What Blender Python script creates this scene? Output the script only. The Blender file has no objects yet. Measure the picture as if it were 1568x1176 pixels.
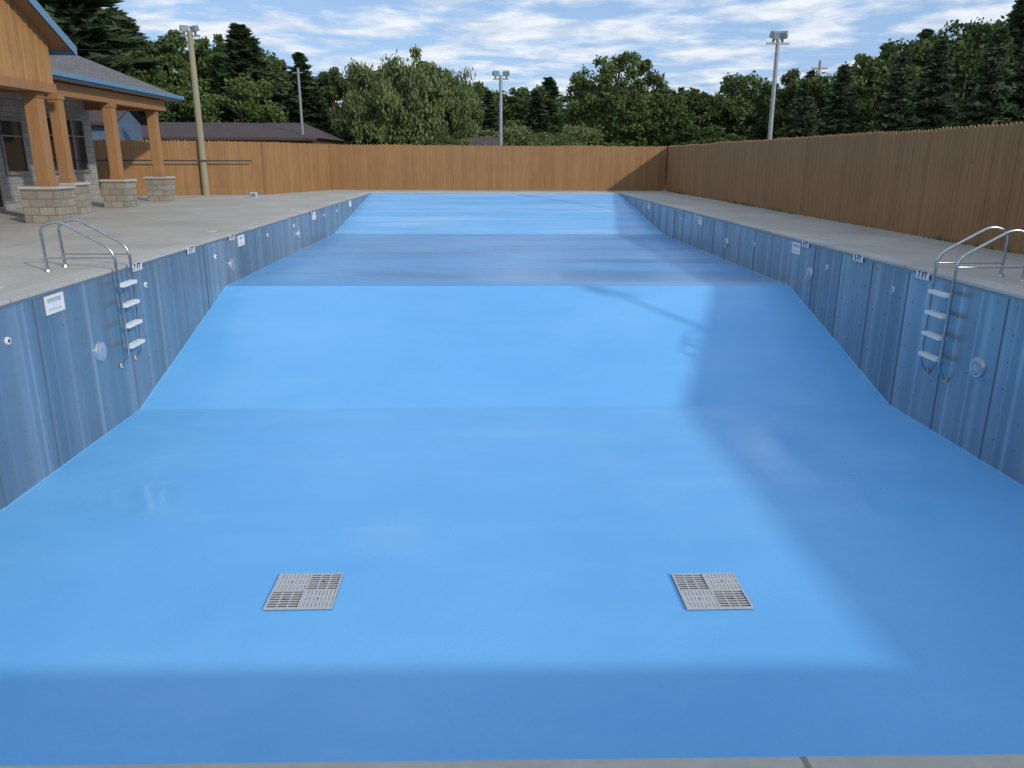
import bpy, math, random
import numpy as np
from mathutils import Vector, Matrix
random.seed(7); rng=np.random.default_rng(11)
scene=bpy.context.scene
col=scene.collection
R=math.radians

# ---------------------------------------------------------------- node helpers
def new_mat(name):
    m=bpy.data.materials.new(name); m.use_nodes=True
    nt=m.node_tree; nt.nodes.clear()
    out=nt.nodes.new('ShaderNodeOutputMaterial'); b=nt.nodes.new('ShaderNodeBsdfPrincipled')
    nt.links.new(b.outputs[0],out.inputs[0])
    return m,nt,b
def pos(nt):
    return nt.nodes.new('ShaderNodeNewGeometry').outputs['Position']
def mapping(nt,vec,scale=(1,1,1),loc=(0,0,0),rot=(0,0,0)):
    n=nt.nodes.new('ShaderNodeMapping'); n.inputs['Scale'].default_value=scale
    n.inputs['Location'].default_value=loc; n.inputs['Rotation'].default_value=rot
    nt.links.new(vec,n.inputs['Vector']); return n.outputs[0]
def noise(nt,vec,scale=1,detail=4,rough=.55,dist=0):
    n=nt.nodes.new('ShaderNodeTexNoise'); n.inputs['Scale'].default_value=scale
    n.inputs['Detail'].default_value=detail; n.inputs['Roughness'].default_value=rough
    n.inputs['Distortion'].default_value=dist
    if vec is not None: nt.links.new(vec,n.inputs['Vector'])
    return n.outputs['Fac']
def ramp(nt,fac,stops):
    n=nt.nodes.new('ShaderNodeValToRGB'); e=n.color_ramp.elements
    while len(e)<len(stops): e.new(.5)
    for i,(p,c) in enumerate(stops):
        e[i].position=p; e[i].color=(c[0],c[1],c[2],1) if not isinstance(c,(int,float)) else (c,c,c,1)
    nt.links.new(fac,n.inputs['Fac']); return n.outputs['Color']
def mix(nt,fac,a,b,mode='MIX'):
    n=nt.nodes.new('ShaderNodeMix'); n.data_type='RGBA'; n.blend_type=mode
    for v,s in ((fac,n.inputs['Factor']),(a,n.inputs[6]),(b,n.inputs[7])):
        if isinstance(v,(int,float)): s.default_value=v if s.type=='VALUE' else (v,v,v,1)
        elif isinstance(v,tuple): s.default_value=(v[0],v[1],v[2],1)
        else: nt.links.new(v,s)
    return n.outputs[2]
def math_(nt,op,a,b=0.0,c=None):
    n=nt.nodes.new('ShaderNodeMath'); n.operation=op
    for i,v in enumerate((a,b) if c is None else (a,b,c)):
        if isinstance(v,(int,float)): n.inputs[i].default_value=v
        else: nt.links.new(v,n.inputs[i])
    return n.outputs[0]
def bump(nt,b,h,strength=.3,dist=.01):
    n=nt.nodes.new('ShaderNodeBump'); n.inputs['Strength'].default_value=strength
    n.inputs['Distance'].default_value=dist
    nt.links.new(h,n.inputs['Height']); nt.links.new(n.outputs[0],b.inputs['Normal'])
def simple(name,c,rough=.6,metal=0,var=.15,scale=6,bmp=0):
    m,nt,b=new_mat(name)
    f=noise(nt,pos(nt),scale,3)
    a=tuple(x*(1-var) for x in c); d=tuple(min(1,x*(1+var)) for x in c)
    nt.links.new(ramp(nt,f,[(.3,a),(.7,d)]),b.inputs['Base Color'])
    b.inputs['Roughness'].default_value=rough; b.inputs['Metallic'].default_value=metal
    if bmp: bump(nt,b,noise(nt,pos(nt),scale*8,3),bmp,.01)
    return m

# ---------------------------------------------------------------- mesh helpers
class MB:
    def __init__(s): s.v=[]; s.f=[]; s.m=[]; s.c=[]
    def poly(s,pts,mi=0,c=.5):
        n=len(s.v); s.v+= [tuple(p) for p in pts]; s.f.append(tuple(range(n,n+len(pts)))); s.m.append(mi); s.c.append(c)
    def box(s,x0,x1,y0,y1,z0,z1,mi=0,M=None,c=.5):
        P=[(x0,y0,z0),(x1,y0,z0),(x1,y1,z0),(x0,y1,z0),(x0,y0,z1),(x1,y0,z1),(x1,y1,z1),(x0,y1,z1)]
        if M is not None: P=[tuple(M@Vector(p)) for p in P]
        n=len(s.v); s.v+=P
        for q in ((0,3,2,1),(4,5,6,7),(0,1,5,4),(1,2,6,5),(2,3,7,6),(3,0,4,7)):
            s.f.append(tuple(n+i for i in q)); s.m.append(mi); s.c.append(c)
    def cyl(s,p0,p1,r0,r1=None,seg=12,mi=0,caps=True,c=.5):
        if r1 is None: r1=r0
        p0=Vector(p0); p1=Vector(p1); d=(p1-p0).normalized()
        a=d.orthogonal().normalized(); b=d.cross(a)
        n=len(s.v)
        for p,r in ((p0,r0),(p1,r1)):
            for i in range(seg):
                t=2*math.pi*i/seg; s.v.append(tuple(p+(a*math.cos(t)+b*math.sin(t))*r))
        for i in range(seg):
            j=(i+1)%seg; s.f.append((n+i,n+j,n+seg+j,n+seg+i)); s.m.append(mi); s.c.append(c)
        if caps:
            s.f.append(tuple(n+i for i in reversed(range(seg)))); s.m.append(mi); s.c.append(c)
            s.f.append(tuple(n+seg+i for i in range(seg))); s.m.append(mi); s.c.append(c)
    def make(s,name,mats,parent=None,bevel=0,smooth=False):
        me=bpy.data.meshes.new(name); me.from_pydata(s.v,[],s.f)
        for m in mats: me.materials.append(m)
        me.polygons.foreach_set('material_index',s.m)
        at=me.attributes.new('tone','FLOAT','FACE'); at.data.foreach_set('value',s.c)
        if smooth: me.polygons.foreach_set('use_smooth',[True]*len(s.f))
        me.update()
        o=bpy.data.objects.new(name,me); col.objects.link(o)
        if parent: o.parent=parent
        if bevel:
            b=o.modifiers.new('bevel','BEVEL'); b.width=bevel; b.segments=2; b.limit_method='ANGLE'
        return o
def empty(name,loc=(0,0,0)):
    o=bpy.data.objects.new(name,None); o.location=loc; o.empty_display_size=.3; col.objects.link(o); return o
def tube(name,pts,r,mat,parent=None):
    cu=bpy.data.curves.new(name,'CURVE'); cu.dimensions='3D'; cu.bevel_depth=r; cu.bevel_resolution=4; cu.use_fill_caps=True
    sp=cu.splines.new('POLY'); sp.points.add(len(pts)-1)
    for i,p in enumerate(pts): sp.points[i].co=(p[0],p[1],p[2],1)
    cu.materials.append(mat)
    o=bpy.data.objects.new(name,cu); col.objects.link(o)
    if parent: o.parent=parent
    return o
def rounded(pts,r=.12,n=6):
    pts=[Vector(p) for p in pts]; out=[pts[0]]
    for i in range(1,len(pts)-1):
        a,b,c=pts[i-1],pts[i],pts[i+1]
        d1=(a-b); d2=(c-b); rr=min(r,d1.length*.45,d2.length*.45)
        p=b+d1.normalized()*rr; q=b+d2.normalized()*rr
        for k in range(n+1):
            t=k/n; out.append(p*(1-t)**2+b*2*t*(1-t)+q*t*t)
    out.append(pts[-1]); return out
def attr(nt,name):
    n=nt.nodes.new('ShaderNodeAttribute'); n.attribute_name=name; return n.outputs['Fac']

# ---------------------------------------------------------------- dimensions
XL,XR=-5.65,6.85
YF_L,YF_R=1.88,1.69
YEND=40.0
prof=[(-.2,-2.32),(12.2,-2.32),(17.0,-1.06),(29.7,-1.10),(YEND,-.03)]
FX=9.9; FH=2.35; BY=43.0

# ---------------------------------------------------------------- materials
def floor_mat(name,kind='deep'):
    m,nt,b=new_mat(name); p=pos(nt)
    n1=noise(nt,p,.35,3,.6,.4)
    n2=noise(nt,mapping(nt,p,(.6,1.2,1)),.55,5,.6,.5)
    if kind=='wet': c=ramp(nt,n1,[(.3,(.10,.33,.64)),(.7,(.14,.40,.74))])
    else: c=ramp(nt,n1,[(.3,(.135,.45,.83)),(.7,(.165,.50,.89))])
    c2=mix(nt,ramp(nt,n2,[(.48,0.0),(.8,.38)]),c,(.28,.60,.92))
    if kind=='deep':
        n5=noise(nt,mapping(nt,p,(2.2,.5,1)),6,4,.7,1.0)
        c2=mix(nt,ramp(nt,n5,[(.68,0.0),(.78,.22)]),c2,(.40,.66,.90))
        n7=noise(nt,p,28,3,.7)
        c2=mix(nt,ramp(nt,n7,[(.35,.10),(.5,0.)]),c2,(.07,.28,.60))
    if kind=='beach':
        n5=noise(nt,mapping(nt,p,(.14,.9,1)),1.2,4,.6,.4)
        c2=mix(nt,ramp(nt,n5,[(.42,0.0),(.68,.6)]),c2,(.42,.66,.88))
    if kind=='wet':
        n5=noise(nt,mapping(nt,p,(.10,.6,1),(3,0,0)),1.2,3,.55,.4)
        c2=mix(nt,ramp(nt,n5,[(.45,0.0),(.7,.4)]),c2,(.34,.50,.68))  # pale streaks painted into the base colour, imitating sky reflected in the damp floor
    nt.links.new(c2,b.inputs['Base Color'])
    if kind=='wet':
        n4=noise(nt,mapping(nt,p,(.10,.5,1),(4.2,1.0,0)),1.1,2,.5,.4)
        r=ramp(nt,n4,[(.38,.22),(.62,.42)])
    else:
        n4=noise(nt,mapping(nt,p,(.3,1.2,1),(4.2,1.0,0)),.8,4,.62,.8)
        r=ramp(nt,n4,[(.33,.30),(.6,.46)])
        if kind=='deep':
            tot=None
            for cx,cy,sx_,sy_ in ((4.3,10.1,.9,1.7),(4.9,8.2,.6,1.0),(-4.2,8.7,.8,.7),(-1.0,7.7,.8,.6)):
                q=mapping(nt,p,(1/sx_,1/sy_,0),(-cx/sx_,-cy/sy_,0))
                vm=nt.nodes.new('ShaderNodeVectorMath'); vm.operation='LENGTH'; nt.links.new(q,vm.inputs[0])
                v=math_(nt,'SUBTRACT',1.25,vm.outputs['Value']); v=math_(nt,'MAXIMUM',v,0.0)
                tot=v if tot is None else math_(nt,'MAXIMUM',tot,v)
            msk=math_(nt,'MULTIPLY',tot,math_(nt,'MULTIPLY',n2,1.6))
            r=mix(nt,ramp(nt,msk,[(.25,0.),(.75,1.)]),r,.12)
    nt.links.new(r,b.inputs['Roughness'])
    if kind=='wet': bump(nt,b,noise(nt,mapping(nt,p,(.35,1.0,1)),.8,2,.5),.03,.02)
    else: bump(nt,b,noise(nt,mapping(nt,p,(1,1.5,1)),2.0,4,.6),.14,.02)
    return m
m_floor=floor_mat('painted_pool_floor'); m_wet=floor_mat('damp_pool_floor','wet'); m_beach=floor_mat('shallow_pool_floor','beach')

def wall_mat():
    m,nt,b=new_mat('pool_wall_panels'); p=pos(nt)
    s1=noise(nt,mapping(nt,p,(1,1.2,.02)),1.3,2,.5)
    s2=noise(nt,mapping(nt,p,(1,5,.03)),1.3,2,.5)
    n=noise(nt,p,1.7,5,.65)
    c=ramp(nt,s1,[(.35,(.215,.295,.35)),(.52,(.27,.345,.395)),(.68,(.36,.42,.46))])
    c=mix(nt,ramp(nt,s2,[(.52,0.),(.70,.55)]),c,(.52,.58,.62))
    c=mix(nt,ramp(nt,n,[(.45,0.),(.8,.3)]),c,(.22,.25,.27))
    t=math_(nt,'MULTIPLY_ADD',attr(nt,'tone'),.22,.88)
    c=mix(nt,1.0,c,t,'MULTIPLY')
    nt.links.new(c,b.inputs['Base Color'])
    b.inputs['Metallic'].default_value=.6
    nt.links.new(ramp(nt,n,[(.3,.27),(.7,.42)]),b.inputs['Roughness'])
    bump(nt,b,noise(nt,mapping(nt,p,(1,3,.06)),1.3,2),.4,.02)
    return m
m_wall=wall_mat()
def concrete(name,c,joints=None):
    m,nt,b=new_mat(name); p=pos(nt)
    n1=noise(nt,p,.45,4,.65,.5); n2=noise(nt,p,14,3,.7); n3=noise(nt,mapping(nt,p,(1,.5,1)),1.7,5,.7,.8)
    a=tuple(x*.82 for x in c); d=tuple(x*1.1 for x in c)
    cc=ramp(nt,n1,[(.3,a),(.65,d)])
    cc=mix(nt,ramp(nt,n2,[(.4,.25),(.7,0.)]),cc,tuple(x*.6 for x in c))
    cc=mix(nt,ramp(nt,n3,[(.56,0.),(.72,.35)]),cc,tuple(x*.62 for x in c))
    if joints:
        sx=nt.nodes.new('ShaderNodeSeparateXYZ'); nt.links.new(p,sx.inputs[0])
        lines=None
        for ax,step in joints:
            f=math_(nt,'FRACT',math_(nt,'DIVIDE',math_(nt,'ADD',sx.outputs[ax],1000.3),step))
            l=math_(nt,'LESS_THAN',f,.02/step)
            lines=l if lines is None else math_(nt,'MAXIMUM',lines,l)
        cc=mix(nt,math_(nt,'MULTIPLY',lines,.7),cc,tuple(x*.25 for x in c))
    nt.links.new(cc,b.inputs['Base Color']); b.inputs['Roughness'].default_value=.85
    bump(nt,b,n2,.25,.005)
    return m
m_deck=concrete('deck_concrete',(.47,.435,.37),[('Y',3.05),('X',3.05)])
m_coping=concrete('coping_concrete',(.50,.475,.42),[('Y',3.05)])
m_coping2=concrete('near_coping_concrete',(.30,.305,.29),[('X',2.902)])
def fence_mat(name,c1,c2):
    m,nt,b=new_mat(name); p=pos(nt)
    g=noise(nt,mapping(nt,p,(14,14,.7)),1.5,4,.65)
    c=ramp(nt,attr(nt,'tone'),[(0,c1),(1,c2)])
    c=mix(nt,ramp(nt,g,[(.42,0.),(.75,.5)]),c,tuple(x*.5 for x in c1))
    n2=noise(nt,p,.6,3,.6)
    c=mix(nt,ramp(nt,n2,[(.4,0.),(.8,.35)]),c,tuple(x*1.25 for x in c2))
    k=noise(nt,mapping(nt,p,(5,5,2.2)),1.8,2,.5)
    c=mix(nt,ramp(nt,k,[(.72,0.),(.78,.6)]),c,tuple(x*.35 for x in c1))
    nt.links.new(c,b.inputs['Base Color']); b.inputs['Roughness'].default_value=.8
    bump(nt,b,g,.3,.01)
    return m
m_fence=fence_mat('fence_wood',(.27,.14,.054),(.33,.178,.073))
m_timber=fence_mat('timber',(.31,.155,.062),(.36,.19,.08))
m_siding=fence_mat('siding_wood',(.37,.19,.07),(.44,.24,.095))
m_polewood=fence_mat('weathered_pole_wood',(.27,.24,.15),(.32,.28,.18))
m_white=simple('white_plastic',(.78,.78,.76),.4,0,.06)
m_grille=simple('grate_plastic',(.50,.50,.49),.5,0,.10,20)
m_lid=simple('lid_plastic',(.5,.49,.45),.6,0,.1,20)
m_dark=simple('dark_slot',(.02,.022,.025),.8)
m_black=simple('black_paint',(.03,.03,.03),.5)
m_steel=simple('stainless_steel',(.50,.51,.52),.25,1,.15,15)
m_greymetal=simple('galvanised_metal',(.30,.31,.32),.45,.6,.12)
m_blue=simple('blue_fascia',(.12,.235,.33),.45,0,.08)
m_brass=simple('lamp_ring',(.55,.58,.62),.3,.7)
def glass():
    m,nt,b=new_mat('window_glass'); b.inputs['Base Color'].default_value=(.02,.028,.035,1)
    b.inputs['Roughness'].default_value=.06
    bump(nt,b,noise(nt,pos(nt),1.5,2),.05,.02); return m
m_glass=glass()
m_lens=simple('lamp_lens',(.30,.38,.42),.08)
def brickmat(name,c1,c2,mort,w,h,axis='YZ',ms=.012,rough=.85):
    m,nt,b=new_mat(name); sx=nt.nodes.new('ShaderNodeSeparateXYZ'); nt.links.new(pos(nt),sx.inputs[0])
    cb=nt.nodes.new('ShaderNodeCombineXYZ')
    nt.links.new(math_(nt,'ADD',sx.outputs['X'],sx.outputs['Y']),cb.inputs[0])
    nt.links.new(sx.outputs['Z'] if axis=='YZ' else math_(nt,'MULTIPLY',sx.outputs['Z'],2.3),cb.inputs[1])
    t=nt.nodes.new('ShaderNodeTexBrick'); nt.links.new(cb.outputs[0],t.inputs['Vector'])
    t.inputs['Color1'].default_value=(*c1,1); t.inputs['Color2'].default_value=(*c2,1); t.inputs['Mortar'].default_value=(*mort,1)
    t.inputs['Scale'].default_value=1; t.inputs['Brick Width'].default_value=w; t.inputs['Row Height'].default_value=h; t.inputs['Mortar Size'].default_value=ms
    n=noise(nt,pos(nt),9,4,.7)
    c=mix(nt,ramp(nt,n,[(.4,.0),(.75,.4)]),t.outputs['Color'],tuple(x*.55 for x in c1))
    nt.links.new(c,b.inputs['Base Color']); b.inputs['Roughness'].default_value=rough
    bump(nt,b,t.outputs['Fac'],-.5,.01); return m
m_block=brickmat('concrete_block',(.30,.295,.28),(.38,.37,.35),(.2,.195,.19),.4,.2)
m_stone=brickmat('split_face_block',(.25,.23,.19),(.36,.325,.26),(.17,.155,.13),.4,.2,ms=.015)
m_shingle=brickmat('shingles',(.13,.12,.115),(.20,.185,.175),(.08,.075,.075),.3,.13,'R')
m_brownroof=brickmat('brown_shingles',(.07,.045,.043),(.10,.065,.06),(.04,.03,.03),.3,.13,'R')

def grass_mat():
    m,nt,b=new_mat('grass'); p=pos(nt)
    nt.links.new(ramp(nt,noise(nt,p,.3,6,.7),[(.3,(.03,.05,.015)),(.7,(.07,.10,.03))]),b.inputs['Base Color'])
    b.inputs['Roughness'].default_value=.95; bump(nt,b,noise(nt,p,15,3),.6,.05); return m
m_grass=grass_mat()

# ---------------------------------------------------------------- ground + hill
def sm(t): t=max(0,min(1,t)); return t*t*(3-2*t)
def hillz(x,y):
    return 13*sm((x-14)/80)*sm((y-58)/80)+5*sm((-x-10)/60)*sm((y-65)/60)-.1
g=MB()
X0,X1,Y0,Y1=-6.6,7.8,.2,41.2; B=900; z=-.1
for (a,b_,c,d) in ((-B,X0,-B,B),(X1,B,-B,B),(X0,X1,-B,Y0),(X0,X1,Y1,B)):
    g.poly([(a,c,z),(b_,c,z),(b_,d,z),(a,d,z)])
g.make('ground',[m_grass])
h=MB(); N=44
xs=np.linspace(-260,260,N); ys=np.linspace(58,320,N)
h.v=[(x,y,hillz(x,y)-.05) for y in ys for x in xs]
for j in range(N-1):
    for i in range(N-1):
        h.f.append((j*N+i,j*N+i+1,(j+1)*N+i+1,(j+1)*N+i)); h.m.append(0); h.c.append(.5)
h.make('hill',[m_grass],smooth=True)

# ---------------------------------------------------------------- deck
CW=.32
d=MB()
def slab(b,pts,top,th,mi=0):
    n=len(pts); b.poly([(x,y,top) for x,y in pts],mi)
    for i in range(n):
        (x,y),(u,v)=pts[i],pts[(i+1)%n]
        b.poly([(x,y,top-th),(u,v,top-th),(u,v,top),(x,y,top)],mi)
slab(d,[(-30,-12),(XL-CW,-12),(XL-CW,BY+.4),(-30,BY+.4)],0,.09)
slab(d,[(XR+CW,-12),(FX+.02,-12),(FX+.02,BY+.4),(XR+CW,BY+.4)],0,.09)
slab(d,[(XL-CW,-12),(XR+CW,-12),(XR+CW,YF_R-CW),(XL-CW,YF_L-CW)],0,.09)
slab(d,[(XL-CW,YEND+CW),(XR+CW,YEND+CW),(XR+CW,BY+.4),(XL-CW,BY+.4)],0,.09)
d.make('concrete_deck',[m_deck])

# ---------------------------------------------------------------- swimming pool
pool=empty('swimming_pool',(0,0,0))
fl=MB()
for i in range(4):
    (y0,z0),(y1,z1)=prof[i],prof[i+1]
    k=8
    for a in range(k):
        ya=y0+(y1-y0)*a/k; yb=y0+(y1-y0)*(a+1)/k; za=z0+(z1-z0)*a/k; zb=z0+(z1-z0)*(a+1)/k
        mi=(0,0,1,2)[i]
        xsx=[XL-.02,XL+.025,XR-.025,XR+.02]; up=[.012,0,0,.012]
        for q in range(3):
            fl.poly([(xsx[q],ya,za+up[q]),(xsx[q+1],ya,za+up[q+1]),(xsx[q+1],yb,zb+up[q+1]),(xsx[q],yb,zb+up[q])],mi)
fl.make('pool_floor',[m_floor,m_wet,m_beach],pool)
w=MB(); bolts=MB()
def floorz(y):
    for i in range(4):
        if prof[i][0]<=y<=prof[i+1][0]:
            t=(y-prof[i][0])/(prof[i+1][0]-prof[i][0]); return prof[i][1]*(1-t)+prof[i+1][1]*t
    return -.03
for side,X in ((1,XL),(-1,XR)):
    y=1.2; pw=1.22
    while y<YEND+.2:
        y1=min(y+pw,YEND+.3); off=random.uniform(0,.006)*side; c=random.random()
        xo=X+off
        w.box(min(xo,xo-side*.05),max(xo,xo-side*.05),y+.004,y1-.004,-2.5,-.028,0,c=c)
        if y1<YEND-1:
            w.box(min(X-side*.03,X+side*.012),max(X-side*.03,X+side*.012),y1-.009,y1+.009,-2.5,-.03,0,c=0)
        for yy in (y+.2,y+.61,y+1.02):
            zz=-.16
            while zz>floorz(yy)+.1:
                if random.random()<.8: bolts.cyl((X+side*.002,yy,zz),(X+side*.012,yy,zz),.011,seg=6)
                zz-=.36
        y=y1
w.make('wall_panels',[m_wall],pool)
bolts.make('wall_bolts',[m_greymetal],pool)
fw=MB()
fw.poly([(XL,YF_L-.02,-.03),(XR,YF_R-.02,-.03),(XR,YF_R-.02,-2.5),(XL,YF_L-.02,-2.5)]); fw.make('front_wall',[m_wall],pool)
ew=MB(); ew.box(XL,XR,YEND-.02,YEND+.1,-.5,-.03); ew.make('end_wall',[m_floor],pool)
c=MB(); ov=.03; t=.03
for x0,x1 in ((XL-CW,XL+ov),(XR-ov,XR+CW)):
    yy=(YF_L if x0<0 else YF_R)
    c.box(x0,x1,yy,YEND-.001,-t,.018)
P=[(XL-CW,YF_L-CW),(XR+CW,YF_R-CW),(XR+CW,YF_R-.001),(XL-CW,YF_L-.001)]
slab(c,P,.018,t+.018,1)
c.box(XL-CW,XR+CW,YEND,YEND+CW,-t,.018)
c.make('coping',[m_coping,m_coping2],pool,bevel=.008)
gm=MB()
for side,X in ((1,XL),(-1,XR)):
    a=X+side*.004; b2=X+side*.016
    gm.box(min(a,b2),max(a,b2),2,YEND-.5,-.062,-.034)
gm.make('liner_track',[m_greymetal],pool)

def skimmer(side,y,z=-.2):
    X=XL if side>0 else XR
    b=MB(); W,H=.22,.12; e=.04
    x0,x1=X+side*.008,X+side*.028
    a,bb=min(x0,x1),max(x0,x1)
    b.box(a,bb,y-W,y+W,z+H-e,z+H); b.box(a,bb,y-W,y+W,z-H,z-H+e)
    b.box(a,bb,y-W,y-W+e,z-H+e,z+H-e); b.box(a,bb,y+W-e,y+W,z-H+e,z+H-e)
    x2=X+side*.011
    b.box(min(x0,x2),max(x0,x2),y-W+e,y+W-e,z-H+e,z+H-e,1)
    b.box(min(x0,X+side*.014),max(x0,X+side*.014),y-W+e+.01,y+W-e-.01,z-H+e+.02,z+.02,0)
    b.make('skimmer',[m_white,m_grille],pool)
def lamp(side,y,z):
    X=XL if side>0 else XR; b=MB()
    b.cyl((X+side*.004,y,z),(X+side*.035,y,z),.15,.14,24,0)
    b.cyl((X+side*.036,y,z),(X+side*.05,y,z),.11,.09,24,1)
    b.cyl((X+side*.051,y,z),(X+side*.054,y,z),.05,.04,16,0)
    b.make('underwater_light',[m_brass,m_lens],pool)
def jet(side,y,z):
    X=XL if side>0 else XR; b=MB()
    b.cyl((X+side*.004,y,z),(X+side*.024,y,z),.05,.044,14,0); b.cyl((X+side*.025,y,z),(X+side*.03,y,z),.02,.02,10,1)
    b.make('return_jet',[m_white,m_dark],pool)
for y in (10.2,18.3,26.3,33.5): skimmer(1,y)
for y in (9.1,16.8,24.6,32.5): skimmer(-1,y)
for y,z in ((11.2,-1.1),(17.5,-.66),(24,-.6)): lamp(1,y,z)
for y,z in ((10.1,-1.1),(16.0,-.65),(21.8,-.6)): lamp(-1,y,z)
for y,z in ((9.1,-.45),(13.0,-.4),(16.5,-.36),(20.6,-.3),(23.5,-.3),(28,-.3),(30.5,-.3)): jet(1,y,z)
for y,z in ((12.6,-.42),(15.2,-.4),(19.5,-.4),(27,-.35),(30.,-.3)): jet(-1,y,z)
def marker(side,y,txt):
    X=XL if side>0 else XR
    b=MB(); x0,x1=X+side*.032,X+side*.038
    b.box(min(x0,x1),max(x0,x1),y-.18,y+.18,-.12,.0); b.make('depth_marker',[m_white],pool)
    cu=bpy.data.curves.new('depth_text','FONT'); cu.body=txt; cu.size=.14; cu.align_x='CENTER'; cu.align_y='CENTER'; cu.extrude=.001; cu.offset=.004
    cu.materials.append(m_black)
    o=bpy.data.objects.new('depth_text',cu); col.objects.link(o); o.parent=pool
    o.location=(X+side*.042,y,-.06); o.rotation_euler=(R(90),0,R(90*side))
for y,tx in ((12.7,'7 FT'),(15.1,'5 FT'),(17.6,'4 FT'),(26,'3 FT')): marker(1,y,tx)
for y,tx in ((11.75,'7 FT'),(13.9,'5 FT'),(16.3,'4 FT'),(25,'3 FT')): marker(-1,y,tx)
lid=MB()
for x,y in ((-6.4,10.2),(-6.3,18.3),(-6.35,26.3),(7.5,9.1),(7.5,16.8),(7.5,24.6)):
    lid.cyl((x,y,.002),(x,y,.012),.13,.125,20)
lid.make('skimmer_lids',[m_lid],pool)

# ---------------------------------------------------------------- drains
def drain(x,y,flip):
    e=empty('drain_cover',(x,y,-2.32))
    b=MB(); S=.31
    b.box(-S,S,-S,S,.002,.006,1)
    b.box(-S,S,-S,-S+.016,.007,.022); b.box(-S,S,S-.016,S,.007,.022)
    b.box(-S,-S+.016,-S+.017,S-.017,.007,.022); b.box(S-.016,S,-S+.017,S-.017,.007,.022)
    b.box(-.01,.01,-S+.017,S-.017,.007,.022); b.box(-S+.017,-.011,-.01,.01,.007,.022); b.box(.011,S-.017,-.01,.01,.007,.022)
    for qx,qy in ((-1,-1),(1,-1),(-1,1),(1,1)):
        x0,x1=(-S+.017,-.011) if qx<0 else (.011,S-.017); y0,y1=(-S+.017,-.011) if qy<0 else (.011,S-.017)
        alongx=(qx*qy>0)!=flip
        if alongx:
            n=7
            for i in range(n):
                a=y0+(y1-y0)*i/n; b.box(x0,x1,a+.003,a+.003+(y1-y0)/n*.42,.008,.0135)
            for k in (.333,.667): b.box(x0+(x1-x0)*k-.006,x0+(x1-x0)*k+.006,y0,y1,.009,.0138)
        else:
            n=8
            for i in range(n):
                a=x0+(x1-x0)*i/n; b.box(a,a+(x1-x0)/n*.84,y0,y1,.008,.0215)
            for k in (.33,.66): b.box(x0,x1,y0+(y1-y0)*k-.012,y0+(y1-y0)*k+.012,.009,.0218)
        cx,cy=(x0+x1)/2,(y0+y1)/2; b.cyl((cx,cy,.0225),(cx,cy,.0255),.008,seg=8,mi=1)
    b.make('grate',[m_grille,m_dark],e)
drain(-1.72,6.55,False); drain(2.15,6.45,True)

# ---------------------------------------------------------------- ladders
def ladder(side,y):
    X=XL if side>0 else XR
    e=empty('pool_ladder',(X,y,0)); s=side
    for k,dy in enumerate((-.25,.25)):
        pts=[(s*-.86,dy,.02),(s*-.88,dy,.66),(s*-.60,dy,.74),(s*.14,dy,.32),(s*.16,dy,-1.30),(s*.04,dy,-1.46)]
        tube('handrail_%d'%k,rounded(pts,.17,7),.021,m_steel,e)
        tube('brace_%d'%k,[(s*-.865,dy,.2),(s*.145,dy,.2)],.014,m_steel,e)
        b=MB(); b.cyl((s*-.86,dy,.002),(s*-.86,dy,.03),.05,.042,16); b.make('foot_flange_%d'%k,[m_steel],e)
        b=MB(); b.cyl((s*.015,dy,-1.46),(s*.04,dy,-1.46),.04,.04,12); b.make('bumper_%d'%k,[m_lid],e)
    for i,z in enumerate((-.22,-.53,-.85,-1.17)):
        b=MB(); x0,x1=sorted((s*.11,s*.22))
        b.box(x0,x1,-.23,.23,z-.025,z+.025)
        for q in range(3):
            xa=x0+.015+q*.03; b.box(xa,xa+.012,-.21,.21,z+.026,z+.03)
        b.make('step_%d'%(i+1),[m_white],e,bevel=.008)
ladder(1,12.0); ladder(-1,11.0)

# ---------------------------------------------------------------- fences
def fence(name,p0,p1,height,thick=.02,backside=1):
    p0=Vector((p0[0],p0[1],0)); p1=Vector((p1[0],p1[1],0)); L=(p1-p0).length; dd=(p1-p0)/L; nn=Vector((-dd.y,dd.x,0))*backside
    b=MB(); u=0; bw=.14; up=Vector((0,0,1)); warp=0
    while u<L-.02:
        if int(u/2.44)!=int((u-bw)/2.44): warp=random.uniform(-.02,.02)
        ww=min(bw,L-u); H=height+warp+random.uniform(-.014,.014); c=random.random()
        o=random.uniform(0,.008)
        def P(a,z,t): return p0+dd*(u+a)+nn*(t+o)+up*z
        a0,a1=.003,ww-.003
        sh=[(a0,.01),(a1,.01),(a1,H-.06),((a0+a1)/2+.015,H),((a0+a1)/2-.015,H),(a0,H-.06)]
        f=[P(a,z,0) for a,z in sh]; r=[P(a,z,thick) for a,z in sh]
        b.poly(f[::-1] if backside>0 else f,0,c); b.poly(r,0,c)
        for i in range(6):
            j=(i+1)%6; b.poly([f[i],f[j],r[j],r[i]],0,c)
        u+=bw
    u=0
    while u<L:
        M=Matrix.Translation(p0+dd*u+nn*(thick+.055))@Matrix.Rotation(math.atan2(dd.y,dd.x),4,'Z')
        b.box(-.045,.045,-.045,.045,0,height-.12,0,M); u+=2.44
    for z in (.35,1.15,1.95):
        M=Matrix.Translation(p0)@Matrix.Rotation(math.atan2(dd.y,dd.x),4,'Z')
        y0,y1=sorted((backside*(thick+.009),backside*(thick+.045)))
        b.box(0,L,y0,y1,z,z+.09,0,M)
    return b.make(name,[m_fence])
fence('wooden_fence',(FX,-12),(FX,BY),FH,backside=-1)
fence('wooden_fence',(-8.2,BY),(FX-.03,BY),FH)
fence('wooden_fence',(-10.1,37.2),(-8.2,BY-.02),FH)
fence('wooden_fence',(-18.5,34.2),(-10.12,37.2),FH)
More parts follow.
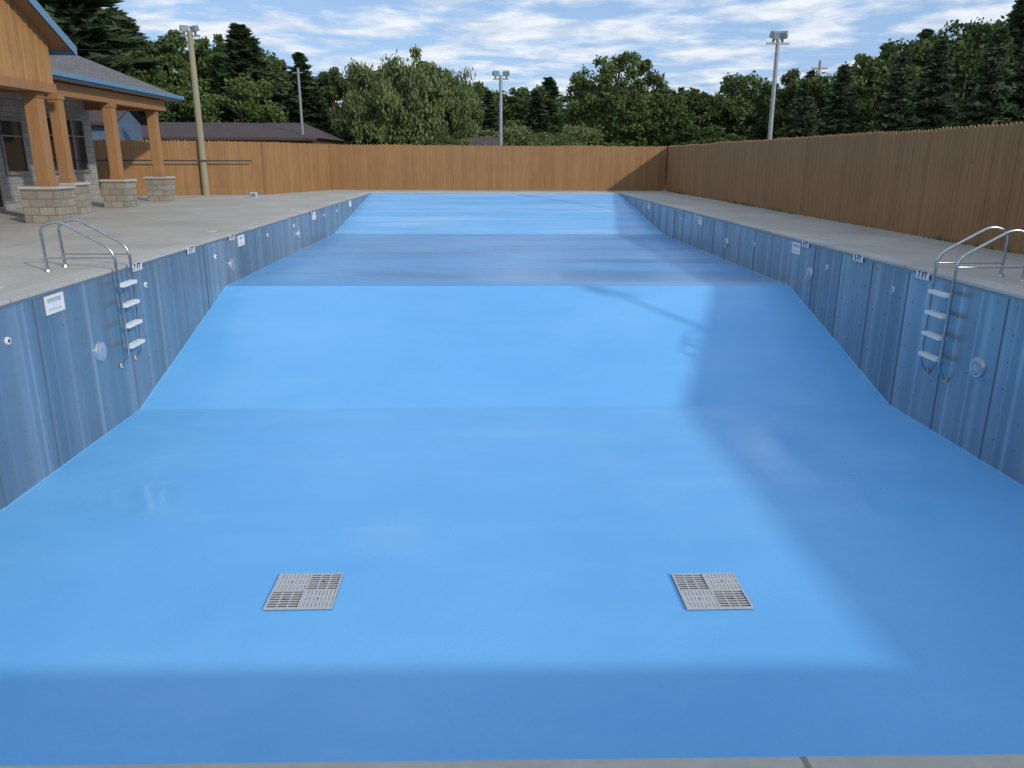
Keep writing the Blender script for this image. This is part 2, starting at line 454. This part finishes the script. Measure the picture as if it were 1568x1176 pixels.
m_weed=simple('weeds',(.06,.10,.03),.9,0,.4,9)
b=MB()
for i in range(900):
    y=random.uniform(3,42)
    if math.sin(y*1.3)+math.sin(y*.47+1)<.2 and random.random()<.8: continue
    x=FX-.03-abs(random.gauss(0,.04)); hgt=random.uniform(.03,.14); a=random.uniform(0,3.14); wd=.012
    dx,dy=math.cos(a)*wd,math.sin(a)*wd; lx,ly=random.gauss(0,.03),random.gauss(0,.03)
    b.poly([(x-dx,y-dy,0),(x+dx,y+dy,0),(x+lx,y+ly,hgt)])
b.make('weeds',[m_weed])

# ---------------------------------------------------------------- building
bld=empty('pool_house',(0,0,0))
b=MB(); b.box(-15.4,-15.2,6,32,0,3.74); b.box(-25,-15.4,31.8,32,0,3.74); b.box(-25,-24.8,6,31.8,0,3.74); b.box(-24.8,-15.4,6,6.2,0,3.74)
b.make('block_walls',[m_block],bld)
def window(y0,y1,z0,z1,n,door=False):
    b=MB(); x=-15.2; e=.07
    b.box(x-.02,x+.012,y0,y1,z0,z1,1)
    b.box(x+.0125,x+.06,y0-.03,y1+.03,z1-e,z1+.03); b.box(x+.0125,x+.07,y0-.05,y1+.05,z0-.04,z0+e)
    for i in range(n+1):
        yy=y0+(y1-y0)*i/n; b.box(x+.013,x+.055,yy-e/2,yy+e/2,z0+e,z1-e)
    if not door: b.box(x+.013,x+.04,y0+.04,y1-.04,(z0+z1)/2+.3,(z0+z1)/2+.34)
    b.make('door' if door else 'window',[m_greymetal,m_glass],bld)
window(28.7,31.3,1.1,3.0,3)
window(23.4,25.5,.05,2.9,2,True)
window(26,27.2,1.1,2.8,1)
window(19.5,22,1.1,2.8,2)
b=MB()
for y in (25.75,28.0): b.box(-15.19,-15.05,y-.09,y+.09,2.45,2.75); b.box(-15.12,-15.0,y-.06,y+.06,2.3,2.44)
b.make('wall_lantern',[m_black],bld)
def column(x,y,w=.3,top=3.35,bs=.40,bh=.84):
    b=MB(); b.box(x-bs,x+bs,y-bs,y+bs,0,bh,0); b.box(x-bs-.04,x+bs+.04,y-bs-.04,y+bs+.04,bh,bh+.07,1); b.make('stone_plinth',[m_stone,m_coping],bld,bevel=.01)
    b=MB()
    b.box(x-w/2,x+w/2,y-w/2,y+w/2,bh+.072,top,0,c=random.random())
    b.box(x-w/2-.03,x+w/2+.03,y-w/2-.03,y+w/2+.03,bh+.073,bh+.2,0,c=.1)
    b.box(x-w/2-.03,x+w/2+.03,y-w/2-.03,y+w/2+.03,top-.14,top-.002,0,c=.2)
    b.make('timber_post',[m_timber],bld,bevel=.012)
column(-11.3,21.0,.34,3.2,.45,.84)
column(-11.3,14.8,.34,3.2,.45,.84)
column(-12.3,24.0,.3); column(-12.45,27.6,.32); column(-12.65,31.6,.32)
b=MB(); b.box(-12.66,-12.34,8,32.2,3.352,3.72,0,c=.3); b.box(-15.2,-12.661,31.7,32.0,3.352,3.72,0,c=.6)
b.make('porch_beam',[m_timber],bld)
ex0,ex1,ey0,ey1=-26,-12.0,7,33; ez=3.95; hw=7; rz=ez+hw*.46
b=MB()
A=(ex1,ey0,ez);Bp=(ex1,ey1,ez);C=(ex0,ey1,ez);D=(ex0,ey0,ez);E=(-19,ey0+hw,rz);F=(-19,ey1-hw,rz)
b.poly([A,Bp,F,E]);b.poly([Bp,C,F]);b.poly([C,D,E,F]);b.poly([D,A,E])
b.make('shingle_roof',[m_shingle],bld)
b=MB()
b.box(ex1-.03,ex1,ey0,ey1,ez-.2,ez-.004); b.box(ex0,ex1-.031,ey1-.03,ey1,ez-.2,ez-.004)
b.box(ex1+.001,ex1+.12,ey0,ey1+.02,ez-.13,ez-.0)
b.make('fascia',[m_blue],bld)
b=MB(); b.poly([(ex0,ey0,ez-.19),(ex1-.04,ey0,ez-.19),(ex1-.04,ey1-.04,ez-.19),(ex0,ey1-.04,ez-.19)]); b.make('soffit',[m_timber],bld)
gy0,gy1,gym=14.2,21.5,17.85; gx=-11.0; sl=.5; oz=4.38
def rz_(y): return oz+(4.05-abs(y-gym))*sl
b=MB(); y=gy0
while y<gy1-.01:
    y2=min(y+.2,gy1); c=random.random()
    b.poly([(gx,y+.004,3.42),(gx,y2-.004,3.42),(gx,y2-.004,rz_(y2)-.1),(gx,y+.004,rz_(y)-.1)],0,c)
    b.box(gx+.001,gx+.022,y-.02,y+.02,3.42,rz_(y)-.12,0,c=random.random()); y=y2
b.poly([(gx-.02,gy1,3.42),(-16,gy1,3.42),(-16,gy1,rz_(gy1)-.1),(gx-.02,gy1,rz_(gy1)-.1)],0,.4)
b.poly([(gx-.02,gy0,3.42),(gx-.02,gy0,rz_(gy0)-.1),(-16,gy0,rz_(gy0)-.1),(-16,gy0,3.42)],0,.4)
b.poly([(gx-.01,gy0,3.3),(gx-.01,gy1,3.3),(gx-.01,gy1,rz_(gy1)-.12),(gx-.01,gym,rz_(gym)-.12),(gx-.01,gy0,rz_(gy0)-.12)],0,.1)
b.make('gable_siding',[m_siding],bld)
b=MB(); b.box(gx-.5,gx+.04,gy0,gy1+.03,3.2,3.415,0,c=0); b.box(-15.2,gx-.501,gy1-.25,gy1+.02,3.2,3.415,0,c=.2); b.make('gable_beam',[m_timber],bld)
b=MB(); rx=gx+.5
for sgn in (-1,1):
    ye=gym+sgn*4.05
    b.poly([(rx,gym,rz_(gym)),(rx,ye,oz),(-19,ye,oz),(-19,gym,rz_(gym))][::sgn],0)
b.make('gable_roof',[m_shingle],bld)
b=MB()
for sgn in (-1,1):
    ye=gym+sgn*4.05
    for xx in (rx+.001,rx-.04):
        b.poly([(xx,gym,rz_(gym)-.24),(xx,ye,oz-.24),(xx,ye,oz-.003),(xx,gym,rz_(gym)-.003)],0)
    b.poly([(rx,gym,rz_(gym)-.1),(rx,ye,oz-.1),(-13,ye,oz-.1),(-13,gym,rz_(gym)-.1)],1)
    yy0,yy1=sorted((ye,ye+sgn*.03)); b.box(-16,rx,yy0,yy1,oz-.22,oz-.002,0)
b.make('gable_fascia',[m_blue,m_timber],bld)

# ---------------------------------------------------------------- other houses behind the fence
def house(name,x0,x1,y0,y1,ez,rz,wall,roofm):
    e=empty(name,(0,0,0)); ym=(y0+y1)/2
    q=1.8 if x1-x0>10 else 0
    b=MB(); b.box(x0+.3,x1-.3,y0+.4,y1-.4,-.1,ez)
    for xx in (x0+.3,x1-.3-q): b.poly([(xx,y0+.4,ez),(xx,y1-.4,ez),(xx,ym,rz-.15)])
    b.make('walls',[wall],e)
    b=MB(); b.poly([(x0,y0,ez),(x1,y0,ez),(x1-q,ym,rz),(x0,ym,rz)]); b.poly([(x0,y1,ez),(x0,ym,rz),(x1-q,ym,rz),(x1,y1,ez)])
    if q: b.poly([(x1,y0,ez),(x1,y1,ez),(x1-q,ym,rz)])
    b.box(x0,x1,y0-.03,y0-.001,ez-.15,ez); b.make('roof',[roofm],e)
    b=MB(); n=max(1,int((x1-x0)/4))
    for i in range(n):
        xc=x0+(x1-x0)*(i+.5)/n; b.box(xc-.5,xc+.5,y0+.36,y0+.398,1,min(2.2,ez-.2))
    b.make('windows',[m_glass],e)
m_sidew=simple('house_siding',(.09,.14,.21),.7)
m_sidebrown=simple('house_brown_siding',(.16,.09,.06),.7)
house('neighbouring_house',-23,-9.6,47,57,2.75,3.75,m_sidebrown,m_brownroof)
house('blue_shed',-27,-18.2,41,45,3.3,4.2,m_sidew,m_brownroof)
house('garden_shed',-.9,1.2,50,54,2.45,2.95,m_sidebrown,m_brownroof)

# ---------------------------------------------------------------- light poles
def flood(b,M,mi=1):
    b.box(-.17,.17,-.06,.13,-.11,.11,mi,M); b.box(-.15,.15,-.08,-.061,-.09,.09,2,M)
    b.box(-.04,.04,-.03,.03,-.24,-.11,mi,M)
def light_pole(name,base,top,r0,r1,mat,heads):
    b=MB(); b.cyl(base,top,r0,r1,14,0)
    t=Vector(top); b.box(t.x-.42,t.x+.42,t.y-.04,t.y+.04,t.z-.22,t.z-.15,1)
    for dx,rz,rx in heads:
        M=Matrix.Translation(t+Vector((dx,-.05,.08)))@Matrix.Rotation(rz,4,'Z')@Matrix.Rotation(rx,4,'X')
        flood(b,M)
    return b.make(name,[mat,m_greymetal,m_lens])
light_pole('wooden_light_pole',(-12.5,36.2,0),(-12.5,36.2,6.8),.155,.115,m_polewood,((-.2,.5,.4),(.2,-.5,.4)))
light_pole('metal_light_pole',(.95,45,0),(.95,45,6.0),.12,.09,m_greymetal,((-.26,.3,.5),(.28,-.3,.5)))
light_pole('metal_light_pole',(10.75,30,0),(10.7,30,5.9),.10,.07,m_greymetal,((-.12,.4,.5),(.12,-.6,.5)))
light_pole('metal_light_pole',(10.4,8.4,0),(10.4,8.4,4.3),.08,.06,m_greymetal,((-.2,.4,.5),))
b=MB(); b.cyl((-10.6,48,0),(-10.65,48,6.6),.09,.07,10); b.box(-10.95,-10.4,47.95,48.05,6.3,6.37); b.make('utility_pole',[m_greymetal])
b=MB(); b.cyl((25.5,62,0),(25.5,62,8.9),.13,.09,10,0); b.box(24.9,26.1,61.95,62.05,8.3,8.4,0); b.cyl((25.3,61.8,7.6),(25.3,61.8,8.2),.12,.12,10,1); b.make('utility_pole',[m_polewood,m_greymetal])
def wire(p,q,sag):
    p=Vector(p);q=Vector(q); return [p.lerp(q,i/20)-Vector((0,0,sag*4*(i/20)*(1-i/20))) for i in range(21)]
wp=empty('power_lines')
for i,(p,q,s) in enumerate((((-30,44,7.4),(-12.5,36.2,6.2),.3),((-12.5,36.2,6.2),(-10.65,48,6.35),.2),((-10.65,48,6.4),(25.5,62,8.35),1.4))):
    tube('wire_%d'%i,wire(p,q,s),.008,m_black,wp)

gt=empty('gate_barrier',(0,0,0))
tube('rail',[(-17.5,34.15,1.5),(-10.5,36.75,1.5)],.028,m_black,gt)
for i,t in enumerate((0,.5)): tube('post_%d'%i,[(-17.5+7*t,34.15+2.6*t,0),(-17.5+7*t,34.15+2.6*t,1.52)],.025,m_black,gt)
b=MB(); b.box(-9.8,-9.55,33.6,33.85,.004,.24,0); b.box(-9.77,-9.58,33.585,33.599,.06,.2,1); b.make('utility_box',[m_grille,m_blue],bevel=.01)

# ---------------------------------------------------------------- trees
def leafmat(name,dark,light,autumn=None):
    m,nt,b=new_mat(name)
    oi=nt.nodes.new('ShaderNodeObjectInfo').outputs['Random']
    t=math_(nt,'ADD',math_(nt,'MULTIPLY',attr(nt,'tone'),.8),math_(nt,'MULTIPLY',oi,.4))
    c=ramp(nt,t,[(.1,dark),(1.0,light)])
    if autumn: c=mix(nt,ramp(nt,noise(nt,pos(nt),.22,2),[(.6,0.),(.75,.55)]),c,autumn)
    nt.links.new(c,b.inputs['Base Color']); b.inputs['Roughness'].default_value=.6
    b.inputs['Specular IOR Level'].default_value=.3
    tr=nt.nodes.new('ShaderNodeBsdfTranslucent'); nt.links.new(c,tr.inputs[0])
    ms=nt.nodes.new('ShaderNodeMixShader'); ms.inputs[0].default_value=.25
    nt.links.new(b.outputs[0],ms.inputs[1]); nt.links.new(tr.outputs[0],ms.inputs[2])
    out=[n for n in nt.nodes if n.type=='OUTPUT_MATERIAL'][0]; nt.links.new(ms.outputs[0],out.inputs[0])
    return m
m_bark=simple('bark',(.09,.07,.05),.9,0,.3,12,.5)
m_leafA=leafmat('leaf_green',(.032,.062,.016),(.13,.185,.05))
m_leafB=leafmat('leaf_willow',(.07,.10,.032),(.20,.245,.09))
m_leafC=leafmat('needle_dark',(.024,.048,.023),(.085,.13,.055))
m_leafD=leafmat('needle_blue',(.04,.068,.038),(.13,.175,.09))
m_leafE=leafmat('leaf_mixed',(.034,.06,.018),(.13,.175,.055),(.20,.10,.035))
def leaves(C,size,aspect=1.0,dirs=None):
    n=len(C)
    a=rng.normal(size=(n,3)) if dirs is None else dirs+rng.normal(size=(n,3))*.4
    a/=np.linalg.norm(a,axis=1)[:,None]
    r=rng.normal(size=(n,3)); b_=np.cross(a,r); b_/=np.linalg.norm(b_,axis=1)[:,None]
    s=(size*rng.uniform(.6,1.35,n))[:,None]
    a=a*s*aspect; b_=b_*s
    return np.stack([C-a,C+b_*.6,C+a,C-b_*.6],axis=1).reshape(-1,3)
def build_tree(name,trunk,C,size,tone,leafm,aspect=1,dirs=None):
    V=leaves(C,size,aspect,dirs); n=len(C); o=len(trunk.v)
    verts=trunk.v+V.tolist()
    faces=trunk.f+[(o+4*i,o+4*i+1,o+4*i+2,o+4*i+3) for i in range(n)]
    me=bpy.data.meshes.new(name); me.from_pydata(verts,[],faces)
    me.materials.append(m_bark); me.materials.append(leafm)
    me.polygons.foreach_set('material_index',[0]*len(trunk.f)+[1]*n)
    at=me.attributes.new('tone','FLOAT','FACE'); at.data.foreach_set('value',np.concatenate([np.full(len(trunk.f),.5),tone]).astype(np.float32))
    return me
def decid(name,n,wr,low,leafm,size=.2,ncl=70,droop=0,clr=.75,shell=.6):
    H=10; T=MB(); T.cyl((0,0,-.5),(.1,.05,H*.45),.22,.14,9); T.cyl((.1,.05,H*.45),(.0,.1,H*.85),.14,.04,7)
    cs=[]; ph=rng.uniform(0,6,3)
    while len(cs)<ncl:
        v=rng.normal(size=3); v/=np.linalg.norm(v); r=rng.uniform(.3,1)**shell
        az=math.atan2(v[1],v[0])
        lob=1+.12*math.sin(2*az+ph[0])+.10*math.sin(5*az+3*v[2]+ph[1])
        zc=low*H+(1-low)*H*.47; p=np.array([v[0]*wr*r*lob,v[1]*wr*r*lob,zc+v[2]*(1-low)*H*.46*r])
        if v[2]<0: p[:2]*=1+.1*v[2]
        if p[2]>low*H-.3: cs.append(p)
    cs=np.array(cs)
    for k in range(0,ncl,4):
        z0=max(low*H*.7,min(H*.7,cs[k][2]-1.5)); T.cyl((.08,.05,z0),tuple(cs[k]),.07,.015,5,caps=False)
    ci=rng.integers(0,ncl,n); rad=rng.uniform(.5,1.35,ncl)*clr
    off=rng.normal(size=(n,3)); off/=np.linalg.norm(off,axis=1)[:,None]; off*=(rng.uniform(0,1,n)**.5*rng.uniform(.75,1.25,n))[:,None]*rad[ci][:,None]
    off[:,2]*=.75
    C=cs[ci]+off
    if droop: C[:,2]-=droop*np.abs(rng.normal(size=n))*.5
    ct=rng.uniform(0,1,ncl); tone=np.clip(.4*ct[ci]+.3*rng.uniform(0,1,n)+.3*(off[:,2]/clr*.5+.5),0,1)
    dirs=np.tile([0,0,-1.],(n,1)) if droop else None
    return build_tree(name,T,C,np.full(n,size),tone,leafm,1.4 if droop else 1,dirs)
def conif(name,n,wr,leafm,size=.17,sharp=.85,low=.06):
    H=10; T=MB(); T.cyl((0,0,-.5),(0,0,H*.97),.2,.03,8)
    nb=int(n/60); Cs=[];Ds=[];To=[]
    for i in range(nb):
        t=(i+rng.uniform(0,1))/nb; t=low+(1-low)*(t**.85); z=t*H
        L=wr*((1-t)**sharp)*rng.uniform(.6,1.12)+.08; a=rng.uniform(0,2*math.pi)
        d_=np.array([math.cos(a),math.sin(a),rng.uniform(-.3,.1)+.35*t])
        m=int(60*(.35+1.0*(1-t)))
        u=rng.uniform(.12,1,m)**.75
        P=np.array([0,0,z])+np.outer(u*L,d_)
        P[:,2]-=.18*(u**2)*L
        sp=(.28*L*(1.1-u)+.06)[:,None]
        q=rng.normal(size=(m,3))*sp*.6; q[:,2]*=.35; P+=q
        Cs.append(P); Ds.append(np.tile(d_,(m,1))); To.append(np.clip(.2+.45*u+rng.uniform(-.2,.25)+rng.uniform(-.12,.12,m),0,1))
        if i%3==0: T.cyl((0,0,z),tuple(np.array([0,0,z])+d_*L*.8),.035,.008,4,caps=False)
    C=np.concatenate(Cs);Dd=np.concatenate(Ds);t_=np.concatenate(To)
    return build_tree(name,T,C,np.full(len(C),size),t_,leafm,1.5,Dd)
P={}
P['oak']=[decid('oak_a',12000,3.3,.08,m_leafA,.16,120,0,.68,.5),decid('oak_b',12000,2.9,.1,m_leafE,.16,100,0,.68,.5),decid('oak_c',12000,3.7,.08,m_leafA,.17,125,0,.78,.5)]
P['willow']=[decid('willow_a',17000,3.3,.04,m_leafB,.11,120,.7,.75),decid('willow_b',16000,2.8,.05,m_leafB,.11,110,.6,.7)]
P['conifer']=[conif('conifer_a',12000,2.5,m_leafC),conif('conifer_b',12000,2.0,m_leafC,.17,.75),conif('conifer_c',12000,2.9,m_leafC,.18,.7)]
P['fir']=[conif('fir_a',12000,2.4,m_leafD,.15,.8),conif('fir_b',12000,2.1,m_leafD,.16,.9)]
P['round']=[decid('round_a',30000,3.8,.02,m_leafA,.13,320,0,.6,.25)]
def tree(kind,name,x,y,h,wide=1.0,parent=None):
    me=random.choice(P[kind]); o=bpy.data.objects.new(name,me); col.objects.link(o)
    z=hillz(x,y) if y>58 else -.1
    s=(h-z)/10; o.location=(x,y,z); o.scale=(s*wide,s*wide,s); o.rotation_euler=(0,0,random.uniform(0,6.28))
    if parent: o.parent=parent
    return o
main=[('conifer','pine_tree',-38,66,15.5,1.3),('conifer','pine_tree',-33.0,62,15.6,1.7),('conifer','pine_tree',-27.8,58,14.8,1.9),
('oak','maple_tree',-25.0,66,12.0,.9),('oak','maple_tree',-21.3,66,11.6,.8),('conifer','pine_tree',-18.0,63,11.0,1.9),('conifer','pine_tree',-13.6,62,9.0,1.6),
('oak','maple_tree',-12,66,9.2,.8),('oak','maple_tree',-24,60,8.5,1.0),('oak','maple_tree',-17,58,7.6,1.0),
('willow','willow_tree',-7.9,58,8.9,.9),('willow','willow_tree',-4.9,58,9.6,1.0),('willow','willow_tree',-2.2,59,8.7,.8),
('round','oak_tree',9.9,61,9.9,.95),
('oak','maple_tree',13.6,60,6.8,1.0),('oak','maple_tree',17,66,7.8,1.0),('oak','maple_tree',21,66,9,1),
('fir','fir_tree',20.5,52,6.4,1.3),('fir','fir_tree',23,52,7.4,1.3),('fir','fir_tree',25.7,50,8.0,1.3),('fir','fir_tree',28.5,51,8.8,1.3),('fir','fir_tree',31.5,50,9.4,1.3),('fir','fir_tree',34.5,51,9.9,1.3),('fir','fir_tree',37.5,53,10.6,1.2),
('oak','maple_tree',24.5,62,9,1),('oak','maple_tree',29.5,61,10.2,1),('oak','maple_tree',33.5,64,11.6,.95),('oak','maple_tree',38,64,13.2,.9),('conifer','pine_tree',42,64,14,1.4),('conifer','pine_tree',46,66,15,1.4)]
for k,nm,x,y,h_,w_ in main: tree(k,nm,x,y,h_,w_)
forest=empty('distant_trees')
sk=[(-600,20),(0,15),(60,5),(110,10),(180,10),(240,50),(290,78),(350,62),(430,82),(470,105),(520,108),(620,100),(710,115),(740,128),(830,120),(880,125),(930,112),(1000,125),(1060,130),(1130,122),(1180,118),(1230,105),(1290,88),(1350,70),(1400,50),(1480,45),(1568,28),(1700,12),(2400,0)]
def top(px): return float(np.interp(px,[a for a,_ in sk],[b for _,b in sk]))
k=0
for row,(D,step) in enumerate(((70,3.8),(88,3.6))):
    x=-.85*D
    while x<.85*D:
        xx=x+random.uniform(-1,1); yy=D+random.uniform(-4,4)
        s=xx/yy; px=741+1220*s; tt=(243-top(px))*.00079
        hh=1.65+tt*yy*random.uniform(.9,1.03) if row else 1.65+tt*yy*random.uniform(.65,.9)
        if hh-hillz(xx,yy)>3:
            rr=random.random(); right=px>1150
            kind='conifer' if rr<(.4 if right else .22) else ('oak' if rr<.88 else 'fir')
            tree(kind,'forest_tree_%03d'%k,xx,yy,hh,random.uniform(1.0,1.3)*(1.35 if kind!='oak' else 1),forest); k+=1
        x+=step
for i in range(46):
    x=-46+i*2.1+random.uniform(-.5,.5); y=random.uniform(55,62)
    tree(random.choice(['oak','oak','willow']),'shrub_%03d'%i,x,y,random.uniform(2.8,4.6),1.8,forest)

# ---------------------------------------------------------------- sky + sun
L,F_=1.42,1.55
sdir=Vector((L,-F_,1)).normalized(); elev=math.asin(sdir.z); az=math.atan2(sdir.x,sdir.y)
w_=bpy.data.worlds.new('World'); scene.world=w_; w_.use_nodes=True
nt=w_.node_tree; nt.nodes.clear()
out=nt.nodes.new('ShaderNodeOutputWorld'); bg=nt.nodes.new('ShaderNodeBackground'); nt.links.new(bg.outputs[0],out.inputs[0])
sky=nt.nodes.new('ShaderNodeTexSky'); sky.sky_type='NISHITA'; sky.sun_disc=False; sky.sun_elevation=elev; sky.sun_rotation=az
sky.air_density=1.0; sky.dust_density=.3; sky.ozone_density=3
tc=nt.nodes.new('ShaderNodeTexCoord').outputs['Generated']
sx=nt.nodes.new('ShaderNodeSeparateXYZ'); nt.links.new(tc,sx.inputs[0])
zz=math_(nt,'ADD',math_(nt,'MAXIMUM',sx.outputs[2],0.0),.07)
cb=nt.nodes.new('ShaderNodeCombineXYZ')
nt.links.new(math_(nt,'DIVIDE',sx.outputs[0],zz),cb.inputs[0]); nt.links.new(math_(nt,'DIVIDE',sx.outputs[1],zz),cb.inputs[1])
c1=noise(nt,mapping(nt,cb.outputs[0],(1,1.0,1),(3.1,1.7,0)),2.0,8,.58,.2)
c2=noise(nt,mapping(nt,cb.outputs[0],(1,1.0,1),(9,4,2)),4.2,5,.6,.2)
cov=ramp(nt,c1,[(.43,0.08),(.58,.95)])
cc=ramp(nt,c2,[(.35,(3.9,4.6,5.6)),(.60,(6.0,6.3,6.8))])
blue=mix(nt,.7,sky.outputs[0],(1.9,3.1,5.3))
mx=mix(nt,cov,blue,cc)
nt.links.new(mx,bg.inputs[0]); bg.inputs[1].default_value=.15
sd=bpy.data.lights.new('sun','SUN'); sd.energy=2.4; sd.angle=R(1.6); sd.color=(1,.94,.84)
so=bpy.data.objects.new('sun',sd); col.objects.link(so); so.rotation_euler=sdir.to_track_quat('Z','Y').to_euler(); so.location=(30,-30,30)

# ---------------------------------------------------------------- camera
cd=bpy.data.cameras.new('camera'); cd.sensor_width=36; cd.lens=27.09; cd.clip_end=3000; cd.clip_start=.05
co=bpy.data.objects.new('camera',cd); col.objects.link(co)
M=Matrix.Rotation(R(-2.1),4,'Z')@Matrix.Rotation(R(90-16.3),4,'X')@Matrix.Rotation(R(.3),4,'Z')
co.matrix_world=Matrix.Translation((0,0,1.65))@M
scene.camera=co
scene.view_settings.view_transform='Standard'; scene.view_settings.look='None'; scene.view_settings.exposure=0
